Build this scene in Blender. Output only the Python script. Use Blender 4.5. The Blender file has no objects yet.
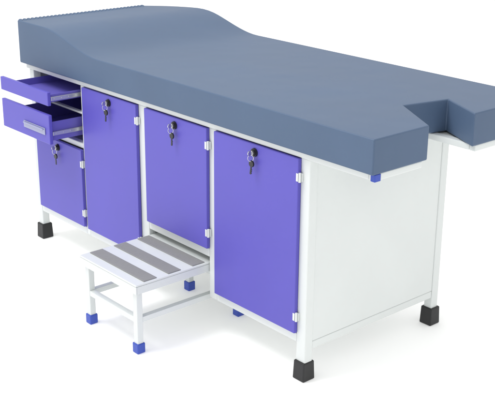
import bpy, bmesh, math, random
from mathutils import Vector, Matrix
random.seed(3)
scene=bpy.context.scene
col=scene.collection
scene.view_settings.view_transform='Standard'
scene.view_settings.look='None'
scene.view_settings.exposure=0

# ---------------------------------------------------------------- materials
def mat(name,color,rough=.4,metal=0,bump=0,bscale=200,var=.04,vscale=6,coat=0,emis=0,spec=.5,bdist=.001,soft=0):
    m=bpy.data.materials.new(name); m.use_nodes=True
    nt=m.node_tree; N=nt.nodes; L=nt.links; b=N['Principled BSDF']
    b.inputs['Roughness'].default_value=rough; b.inputs['Metallic'].default_value=metal
    b.inputs['Specular IOR Level'].default_value=spec
    b.inputs['Coat Weight'].default_value=coat; b.inputs['Coat Roughness'].default_value=.12
    tc=N.new('ShaderNodeTexCoord'); n=N.new('ShaderNodeTexNoise'); n.inputs['Scale'].default_value=vscale
    n.inputs['Detail'].default_value=6
    L.new(tc.outputs['Object'],n.inputs['Vector'])
    r=N.new('ShaderNodeValToRGB')
    r.color_ramp.elements[0].position=.3; r.color_ramp.elements[1].position=.7
    r.color_ramp.elements[0].color=[c*(1-var) for c in color]+[1]
    r.color_ramp.elements[1].color=[min(1,c*(1+var)) for c in color]+[1]
    L.new(n.outputs['Fac'],r.inputs['Fac']); L.new(r.outputs['Color'],b.inputs['Base Color'])
    mr=N.new('ShaderNodeMapRange'); mr.inputs['To Min'].default_value=max(0,rough-.05); mr.inputs['To Max'].default_value=min(1,rough+.06)
    L.new(n.outputs['Fac'],mr.inputs['Value']); L.new(mr.outputs['Result'],b.inputs['Roughness'])
    if bump:
        n2=N.new('ShaderNodeTexNoise'); n2.inputs['Scale'].default_value=bscale; n2.inputs['Detail'].default_value=3
        L.new(tc.outputs['Object'],n2.inputs['Vector'])
        bp=N.new('ShaderNodeBump'); bp.inputs['Strength'].default_value=bump; bp.inputs['Distance'].default_value=bdist
        L.new(n2.outputs['Fac'],bp.inputs['Height']); L.new(bp.outputs['Normal'],b.inputs['Normal'])
        if soft:
            n3=N.new('ShaderNodeTexNoise'); n3.inputs['Scale'].default_value=7; n3.inputs['Detail'].default_value=1
            L.new(tc.outputs['Object'],n3.inputs['Vector'])
            b3=N.new('ShaderNodeBump'); b3.inputs['Strength'].default_value=1; b3.inputs['Distance'].default_value=soft
            L.new(n3.outputs['Fac'],b3.inputs['Height']); L.new(b3.outputs['Normal'],bp.inputs['Normal'])
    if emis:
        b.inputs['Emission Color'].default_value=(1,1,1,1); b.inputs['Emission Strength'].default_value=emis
    return m
M_white=mat('white_powder_coat',(.69,.72,.71),.36,bump=.15,bscale=350,var=.015)
M_purple=mat('purple_powder_coat',(.105,.088,.46),.40,bump=.15,bscale=350,var=.03,spec=.35)
M_inner=mat('purple_inner_sheet',(.13,.11,.46),.45,var=.03)
M_vinyl=mat('blue_vinyl',(.078,.122,.202),.46,bump=.35,bscale=420,var=.05,vscale=3,bdist=.0008,spec=.32,soft=.003)
M_rubber=mat('black_rubber',(.008,.008,.009),.45,bump=.2)
M_blue=mat('blue_plastic',(.03,.07,.42),.4)
M_grey=mat('grey_ribbed_rubber',(.28,.28,.285),.7,bump=.4,bscale=300)
M_chrome=mat('chrome',(.6,.6,.62),.2,metal=1)
M_steel=mat('zinc_slide_steel',(.6,.61,.63),.35,metal=.8)
M_handle=mat('blue_grey_handle',(.34,.36,.52),.4,metal=.3)
M_black=mat('black_lock_plastic',(.01,.01,.012),.3)
M_floor=mat('white_glow_floor',(.92,.92,.91),.6,var=.005,emis=.24,spec=.2)  # added glow: floor emits slightly to lift the shade under the cabinet

# ---------------------------------------------------------------- helpers
world={}
def empty(name,loc,label=None,cat=None):
    o=bpy.data.objects.new(name,None); o.empty_display_size=.1; o.location=loc
    col.objects.link(o); world[o]=Vector(loc)
    if label: o['label']=label; o['category']=cat
    return o
def finish(name,bm,m,parent,smooth=False,label=None):
    bmesh.ops.recalc_face_normals(bm,faces=bm.faces)
    xs=[v.co for v in bm.verts]
    c=Vector([(min(v[i] for v in xs)+max(v[i] for v in xs))/2 for i in range(3)])
    for v in bm.verts: v.co-=c
    me=bpy.data.meshes.new(name); bm.to_mesh(me); bm.free()
    ms=m if isinstance(m,(list,tuple)) else [m]
    for x in ms: me.materials.append(x)
    for p in me.polygons: p.use_smooth=smooth
    o=bpy.data.objects.new(name,me); col.objects.link(o)
    world[o]=c
    if parent is not None:
        o.parent=parent; o.location=c-world[parent]
    else: o.location=c
    if label: o['label']=label
    return o
def addbox(bm,x0,x1,y0,y1,z0,z1,bev=0,seg=2,mi=0):
    r=bmesh.ops.create_cube(bm,size=1)
    vs=r['verts']
    for v in vs:
        v.co=Vector((x0+(v.co.x+.5)*(x1-x0),y0+(v.co.y+.5)*(y1-y0),z0+(v.co.z+.5)*(z1-z0)))
    fs=set(f for v in vs for f in v.link_faces)
    for f in fs: f.material_index=mi
    if bev:
        es=list(set(e for v in vs for e in v.link_edges))
        bmesh.ops.bevel(bm,geom=es,offset=bev,segments=seg,affect='EDGES',profile=.5)
def box(name,x0,x1,y0,y1,z0,z1,m,parent,bev=.0015,**k):
    bm=bmesh.new(); addbox(bm,x0,x1,y0,y1,z0,z1,bev)
    return finish(name,bm,m,parent,**k)
def addcyl(bm,p0,p1,r,r2=None,seg=24,bev=0):
    p0=Vector(p0);p1=Vector(p1);d=p1-p0
    q=d.to_track_quat('Z','Y').to_matrix().to_4x4()
    res=bmesh.ops.create_cone(bm,cap_ends=True,segments=seg,radius1=r,radius2=r if r2 is None else r2,depth=d.length,
        matrix=Matrix.Translation((p0+p1)/2)@q)
    return res['verts']

L=1.537; W=.622; XL=-.022
# ---------------------------------------------------------------- floor
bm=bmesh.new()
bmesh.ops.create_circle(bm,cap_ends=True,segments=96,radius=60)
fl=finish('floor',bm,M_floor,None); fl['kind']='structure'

# ================================================================= TABLE
T=empty('examination_table',(L/2,W/2,0),'blue padded medical examination table on white cabinet with purple doors','examination table')
ZB=.152   # bottom of doors
ZR=.700   # underside of mattress tray
bm=bmesh.new()
P=.032
def post(x0,x1,y0,y1,z0,z1): addbox(bm,x0,x1,y0,y1,z0,z1,.003)
FZ=.05
post(XL,XL+P,0,P,FZ,ZR-.001); post(L-P-.006,L,0,P,FZ,ZR-.001)
post(XL,XL+P,W-P,W,FZ,ZR-.001); post(L-P,L,W-P,W,FZ,ZR-.001)
post(.343,.367,.001,.03,.1205,ZR-.002)
post(.705,.752,.001,.03,.1205,ZR-.002)
post(1.084,1.121,.001,.03,.1205,ZR-.002)
post(XL+P+.0005,.3425,.001,.026,.12,.148)
post(.3675,.7045,.001,.026,.12,.148)
post(1.1215,L-P-.0065,.001,.026,.12,.148)
post(.7525,1.0835,.001,.026,.262,.292)
post(XL+P+.0005,.3425,.001,.026,.458,.478)
post(XL+P+.0005,.3425,.001,.02,.589,.597)
post(XL+P+.0005,L-P-.0005,W-.026,W-.001,.12,.148)
post(L-.028,L-.002,P+.0005,W-P-.0005,.10,.125)
post(XL+.002,XL+.028,P+.0005,W-P-.0005,.10,.125)
finish('frame',bm,M_white,T)
# mattress support tray
bm=bmesh.new()
X1=1.782; YB=.712
addbox(bm,-.034,X1-.022,-.006,.020,ZR,.7205,.003)
addbox(bm,-.034,X1-.022,YB-.026,YB,ZR,.7205,.003)
addbox(bm,-.034,-.010,.0205,YB-.0265,ZR,.7205,.003)
addbox(bm,X1-.0215,X1,-.006,.185,ZR,.7205,.003)
addbox(bm,1.56,X1-.022,.16,.185,ZR+.0005,.720,.003)
addbox(bm,1.535,1.5595,.0205,YB-.0265,ZR+.0005,.720,.003)
addbox(bm,X1-.0215,X1,.42,YB,ZR,.7205,.003)
addbox(bm,1.56,X1-.022,.42,.445,ZR+.0005,.720,.003)
addbox(bm,-.009,1.5345,.021,YB-.027,.704,.707,0)
addbox(bm,1.5598,X1-.022,.0205,.1595,.712,.716,0)
addbox(bm,1.5598,X1-.022,.4455,YB-.0265,.712,.716,0)
finish('mattress_support',bm,M_white,T)
box('tube_cap',X1-.014,X1+.0025,-.0078,.016,ZR-.0015,.7195,M_blue,T,.002)
# panels
box('end_panel',L-.010,L-.003,P+.0005,W-P-.0005,.1255,ZR-.0005,M_white,T,.001)
box('side_panel',XL+.003,XL+.008,P+.0005,W-P-.0005,.1255,ZR-.0005,M_white,T,.001)
box('back_panel',XL+P+.001,L-P-.001,W-.02,W-.015,.1485,ZR-.0005,M_white,T,.001)
for (a,z) in ((.352,.13),(.746,.1205),(1.087,.1205)):
    box('divider_panel',a,a+.004,.031,W-.021,z,ZR-.001,M_white,T,0)
box('shelf_panel',XL+.009,.3515,.031,W-.021,.46,.463,M_white,T,0)
for (a,b,z) in ((XL+.009,.3515,.13),(.3565,.7455,.13),(1.0915,L-.0105,.13),(.7505,1.0865,.274)):
    box('bottom_panel',a,b,.0265,W-.021,z,z+.004,M_white,T,0)

# feet
for (x,y) in ((XL+P/2,P/2),(L-P/2-.003,P/2),(XL+P/2,W-P/2),(L-P/2,W-P/2)):
    bm=bmesh.new(); addbox(bm,x-.0225,x+.0225,y-.0225,y+.0225,.0,.062,.004,3)
    for v in bm.verts:
        k=1+.10*max(0,1-v.co.z/.03); v.co.x=x+(v.co.x-x)*k; v.co.y=y+(v.co.y-y)*k
    finish('foot',bm,M_rubber,T)

# doors
def key_mesh(bm,c,ang):
    vs=[]
    r=bmesh.ops.create_cone(bm,cap_ends=True,segments=20,radius1=.0105,radius2=.0095,depth=.0045,
        matrix=Matrix.Rotation(math.pi/2,4,'X')); vs+=r['verts']
    r=bmesh.ops.create_cube(bm,size=1)
    for v in r['verts']: v.co=Vector((v.co.x*.005,v.co.y*.002,v.co.z*.026-.020))
    vs+=r['verts']
    for k in range(3):
        r=bmesh.ops.create_cube(bm,size=1)
        for v in r['verts']: v.co=Vector((v.co.x*.003+.0035,v.co.y*.0018,v.co.z*.003-.018-k*.0055))
        vs+=r['verts']
    R=Matrix.Rotation(ang,3,'Y')
    for v in vs: v.co=R@(v.co+Vector((0,0,-.010)))+Vector(c)
def door(x0,x1,z0,z1,lx,lz):
    bm=bmesh.new()
    addbox(bm,x0,x1,-.013,.0004,z0,z1,.0025,3)
    d=finish('door',bm,M_purple,T)
    bm=bmesh.new(); addcyl(bm,(lx,-.0135,lz),(lx,-.019,lz),.0135,.0125); addcyl(bm,(lx,-.0191,lz),(lx,-.023,lz),.010,.009)
    for f in bm.faces: f.material_index=0
    vs=addcyl(bm,(lx,-.0232,lz),(lx,-.0250,lz),.0065)
    for v in vs:
        for f in v.link_faces: f.material_index=1
    finish('lock',bm,[M_black,M_chrome],d)
    bm=bmesh.new()
    addbox(bm,lx-.0011,lx+.0011,-.029,-.0252,lz-.003,lz+.003,0)
    addcyl(bm,(lx-.0018,-.033,lz),(lx+.0018,-.033,lz),.0075)
    rc=Vector((lx+.001,-.030,lz-.015))
    seg=20
    ring=[rc+Vector((math.sin(a)*.006,math.sin(a)*.006,math.cos(a)*.010)) for a in [i*2*math.pi/seg for i in range(seg)]]
    for i in range(seg): addcyl(bm,ring[i],ring[(i+1)%seg],.0010,seg=6)
    finish('key',bm,M_chrome,d)
    bm=bmesh.new(); key_mesh(bm,(lx+.004,-.028,lz-.022),random.uniform(-.1,.3))
    finish('spare_key',bm,M_black,d)
    for hz in (z0+.055,z1-.055):
        bm=bmesh.new()
        addcyl(bm,(x1+.0036,-.0095,hz-.014),(x1+.0036,-.0095,hz+.014),.0038,seg=16)
        addbox(bm,x1+.0025,x1+.009,-.0055,-.0005,hz-.012,hz+.012)
        addbox(bm,x1-.007,x1+.001,-.0148,-.0128,hz-.012,hz+.012,.0008)
        finish('hinge',bm,M_white,d)
    return d
ZD=.6975
door(.022,.347,ZB,.455,.185,.430)
door(.371,.709,ZB,ZD,.547,.674)
door(.757,1.089,.295,ZD,.927,.674)
door(1.125,1.502,ZB,ZD,1.317,.674)

# drawers ---------------------------------------------------------
def drawer(yf,z0,z1,boxh,handle):
    x0,x1=-.004,.341
    dd=empty('drawer',((x0+x1)/2,yf,z0)); dd.parent=T; dd.location=Vector(((x0+x1)/2,yf,z0))-world[T]
    bm=bmesh.new(); addbox(bm,x0,x1,yf,yf+.014,z0,z1,.0025,3)
    f=finish('drawer_front',bm,M_purple,dd)
    a,b=.040,.322; yb=yf+.42
    bm=bmesh.new()
    addbox(bm,a,a+.003,yf+.0145,yb,z0+.008,z0+boxh,.0005)
    addbox(bm,b-.003,b,yf+.0145,yb,z0+.008,z0+boxh,.0005)
    addbox(bm,a+.0035,b-.0035,yb-.003,yb,z0+.008,z0+boxh,.0005)
    addbox(bm,a+.0035,b-.0035,yf+.0145,yb-.0035,z0+.008,z0+.011,0)
    finish('drawer_box',bm,M_inner,dd)
    for (u,v) in ((a-.009,a-.0005),(b+.0005,b+.009)):
        zc=z0+.008+boxh*.35
        bm=bmesh.new()
        addbox(bm,u,v,yf+.02,yf+.40,zc-.007,zc+.007,.0015)
        for q in range(4):
            addcyl(bm,(v,yf+.035+q*.03,zc),(v+.0015,yf+.035+q*.03,zc),.0028,seg=10)
        finish('slide_rail',bm,M_steel,dd)
    if handle:
        hx=.238; hz=(z0+z1)/2-.010
        bm=bmesh.new()
        addbox(bm,hx-.076,hx+.076,yf-.004,yf-.0005,hz-.013,hz+.013,.0012)
        addbox(bm,hx-.070,hx+.070,yf-.011,yf-.0042,hz+.005,hz+.010,.002)
        finish('handle',bm,M_handle,dd)
drawer(-.135,.497,.606,.078,True)
drawer(-.135,.640,.690,.036,False)

# cushion ---------------------------------------------------------
def sstep(t): t=max(0,min(1,t)); return t*t*(3-2*t)
x0,x1,y0,y1=-.048,1.790,-.024,.722
ZT=.820; ZH=.885
def ztop(x,y): return ZT+(ZH-ZT)*(1-sstep((x-.14)/.36))
near_in=(1.60,.31); far_in=(1.635,.470)
near_tip=.195; far_tip=.393
bm=bmesh.new()
def ylist(ya,yb,n): return [ya+(yb-ya)*i/n for i in range(n+1)]
def yend(x):
    t=max(0,min(1,1-(x-x0)/.30)); return y1-.16*t**2.2
rows=[]
xs=[x0+(near_in[0]-x0)*(i/60) for i in range(61)]
NA,NB,NC=8,4,8
for i,x in enumerate(xs):
    t=max(0,(i-54)/6)
    ye=yend(x); k0=(ye-y0)/(y1-y0)
    ys=ylist(y0,near_in[1],NA)+ylist(near_in[1],far_in[1],NB)[1:]+ylist(far_in[1],y1,NC)[1:]
    row=[]
    for y in ys:
        k=max(0,min(1,(y-near_in[1])/(far_in[1]-near_in[1])))
        xx=x+(far_in[0]-near_in[0])*k*t
        row.append((xx,y0+(y-y0)*k0))
    rows.append(row)
def mk(p): return (bm.verts.new((p[0],p[1],ztop(*p))), bm.verts.new((p[0],p[1],.7215)))
V=[[mk(p) for p in r] for r in rows]
def quad(a,b,c,d):
    bm.faces.new((a[0],b[0],c[0],d[0])); bm.faces.new((d[1],c[1],b[1],a[1]))
def side(a,b): bm.faces.new((a[0],a[1],b[1],b[0]))
nY=len(V[0])
for i in range(60):
    for j in range(nY-1): quad(V[i][j],V[i+1][j],V[i+1][j+1],V[i][j+1])
    side(V[i][0],V[i+1][0]); side(V[i][-1],V[i+1][-1])
for j in range(nY-1): side(V[0][j],V[0][j+1])
for j in range(NA,NA+NB): side(V[60][j],V[60][j+1])
def prong(base,ytips):
    S=6; R=[base]
    bx=[(b[0].co.x,b[0].co.y) for b in base]
    for s in range(1,S+1):
        t=s/S
        R.append([mk((p[0]+(x1-p[0])*t, p[1]+(q-p[1])*t)) for p,q in zip(bx,ytips)])
    for s in range(S):
        for j in range(len(base)-1): quad(R[s][j],R[s+1][j],R[s+1][j+1],R[s][j+1])
        side(R[s][0],R[s+1][0]); side(R[s][-1],R[s+1][-1])
    for j in range(len(base)-1): side(R[S][j],R[S][j+1])
prong(V[60][:NA+1],ylist(y0,near_tip,NA))
prong(V[60][NA+NB:],ylist(far_tip,y1,NC))
bmesh.ops.recalc_face_normals(bm,faces=bm.faces)
es=[e for e in bm.edges if len(e.link_faces)==2 and e.calc_face_angle()>math.radians(40)]
sharp=[]
bmesh.ops.bevel(bm,geom=es,offset=.0045,segments=3,affect='EDGES',profile=.5,clamp_overlap=True)
n=34; ye=yend(x0)
for i in range(n):
    y=y0+.010+(ye-y0-.02)*i/(n-1)
    r=bmesh.ops.create_uvsphere(bm,u_segments=12,v_segments=8,radius=1)
    for v in r['verts']:
        v.co=Vector((x0+.010+v.co.x*.014,y+v.co.y*.0085,ZH-.003+v.co.z*.0078))
cu=finish('cushion',bm,M_vinyl,T,smooth=True)
wn=cu.modifiers.new('weighted_normals','WEIGHTED_NORMAL'); wn.keep_sharp=True; wn.weight=100

# ================================================================= STOOL
sx0,sx1,sy0,sy1,sz=.757,1.081,-.288,.165,.242
S=empty('step_stool',((sx0+sx1)/2,(sy0+sy1)/2,0),'low white steel step stool with grey treads tucked under the cabinet','step stool')
bm=bmesh.new()
addbox(bm,sx0,sx1,sy0,sy1,sz-.006,sz,.002)
addbox(bm,sx0,sx1,sy0,sy0+.004,sz-.032,sz-.0065,.001)
addbox(bm,sx0,sx1,sy1-.004,sy1,sz-.032,sz-.0065,.001)
addbox(bm,sx0,sx0+.004,sy0+.0045,sy1-.0045,sz-.032,sz-.0065,.001)
addbox(bm,sx1-.004,sx1,sy0+.0045,sy1-.0045,sz-.032,sz-.0065,.001)
finish('tread',bm,M_white,S)
w=.050
for yy in (-.252,-.157,-.060,.040):
    bm=bmesh.new()
    addbox(bm,sx0+.008,sx1-.008,yy,yy+w,sz+.0003,sz+.0028,.001)
    for q in range(12):
        y=yy+.003+q*(w-.006)/11
        addbox(bm,sx0+.009,sx1-.009,y-.0011,y+.0011,sz+.0026,sz+.0034,0)
    finish('grip_strip',bm,M_grey,S)
lw=.022
for lx in (sx0+.018,sx1-.010-lw):
    for ly in (sy0+.008,sy1-.006-lw):
        bm=bmesh.new(); addbox(bm,lx,lx+lw,ly,ly+lw,.02,sz-.0065,.002)
        lg=finish('leg',bm,M_white,S)
        bm=bmesh.new(); addbox(bm,lx-.004,lx+lw+.004,ly-.004,ly+lw+.004,0,.034,.003)
        finish('leg_cap',bm,M_blue,lg)
ax0=sx0+.018; ax1=sx1-.01-lw
for (a,b,c,d) in ((ax0+.001,ax0+lw-.001,sy0+.008+lw,sy1-.006-lw),(ax1+.001,ax1+lw-.001,sy0+.008+lw,sy1-.006-lw),
                  (ax0+lw,ax1,sy0+.009,sy0+.007+lw),(ax0+lw,ax1,sy1-.005-lw,sy1-.007)):
    box('stretcher',a,b,c,d,.105,.123,M_white,S,.001)

# ================================================================= LIGHT
wd=bpy.data.worlds.new('World'); scene.world=wd; wd.use_nodes=True
wd.node_tree.nodes['Background'].inputs[0].default_value=(1,1,1,1)
wd.node_tree.nodes['Background'].inputs[1].default_value=1.0
def area(name,loc,target,size,power):
    l=bpy.data.lights.new(name,'AREA'); l.size=size; l.energy=power; l.shape='SQUARE'
    o=bpy.data.objects.new(name,l); o.location=loc
    o.rotation_euler=(Vector(target)-Vector(loc)).to_track_quat('-Z','Y').to_euler(); col.objects.link(o)
area('key_softbox',(.2,-1.4,3.8),(.9,.2,.4),1.6,85)

# ================================================================= CAMERA
cam=bpy.data.cameras.new('camera'); co=bpy.data.objects.new('camera',cam); col.objects.link(co); scene.camera=co
fw=Vector((-0.70987334,0.61996989,-0.33424119)); r=Vector((0.65576665,0.75492599,0.00753982)); u=Vector((-0.25700182,0.21383191,0.94245741))
m=Matrix((r,u,-fw)).transposed().to_4x4(); m.translation=Vector((3.457,-1.909,1.539)); co.matrix_world=m
cam.sensor_width=36; cam.lens=36*1014.1/495; cam.clip_end=300
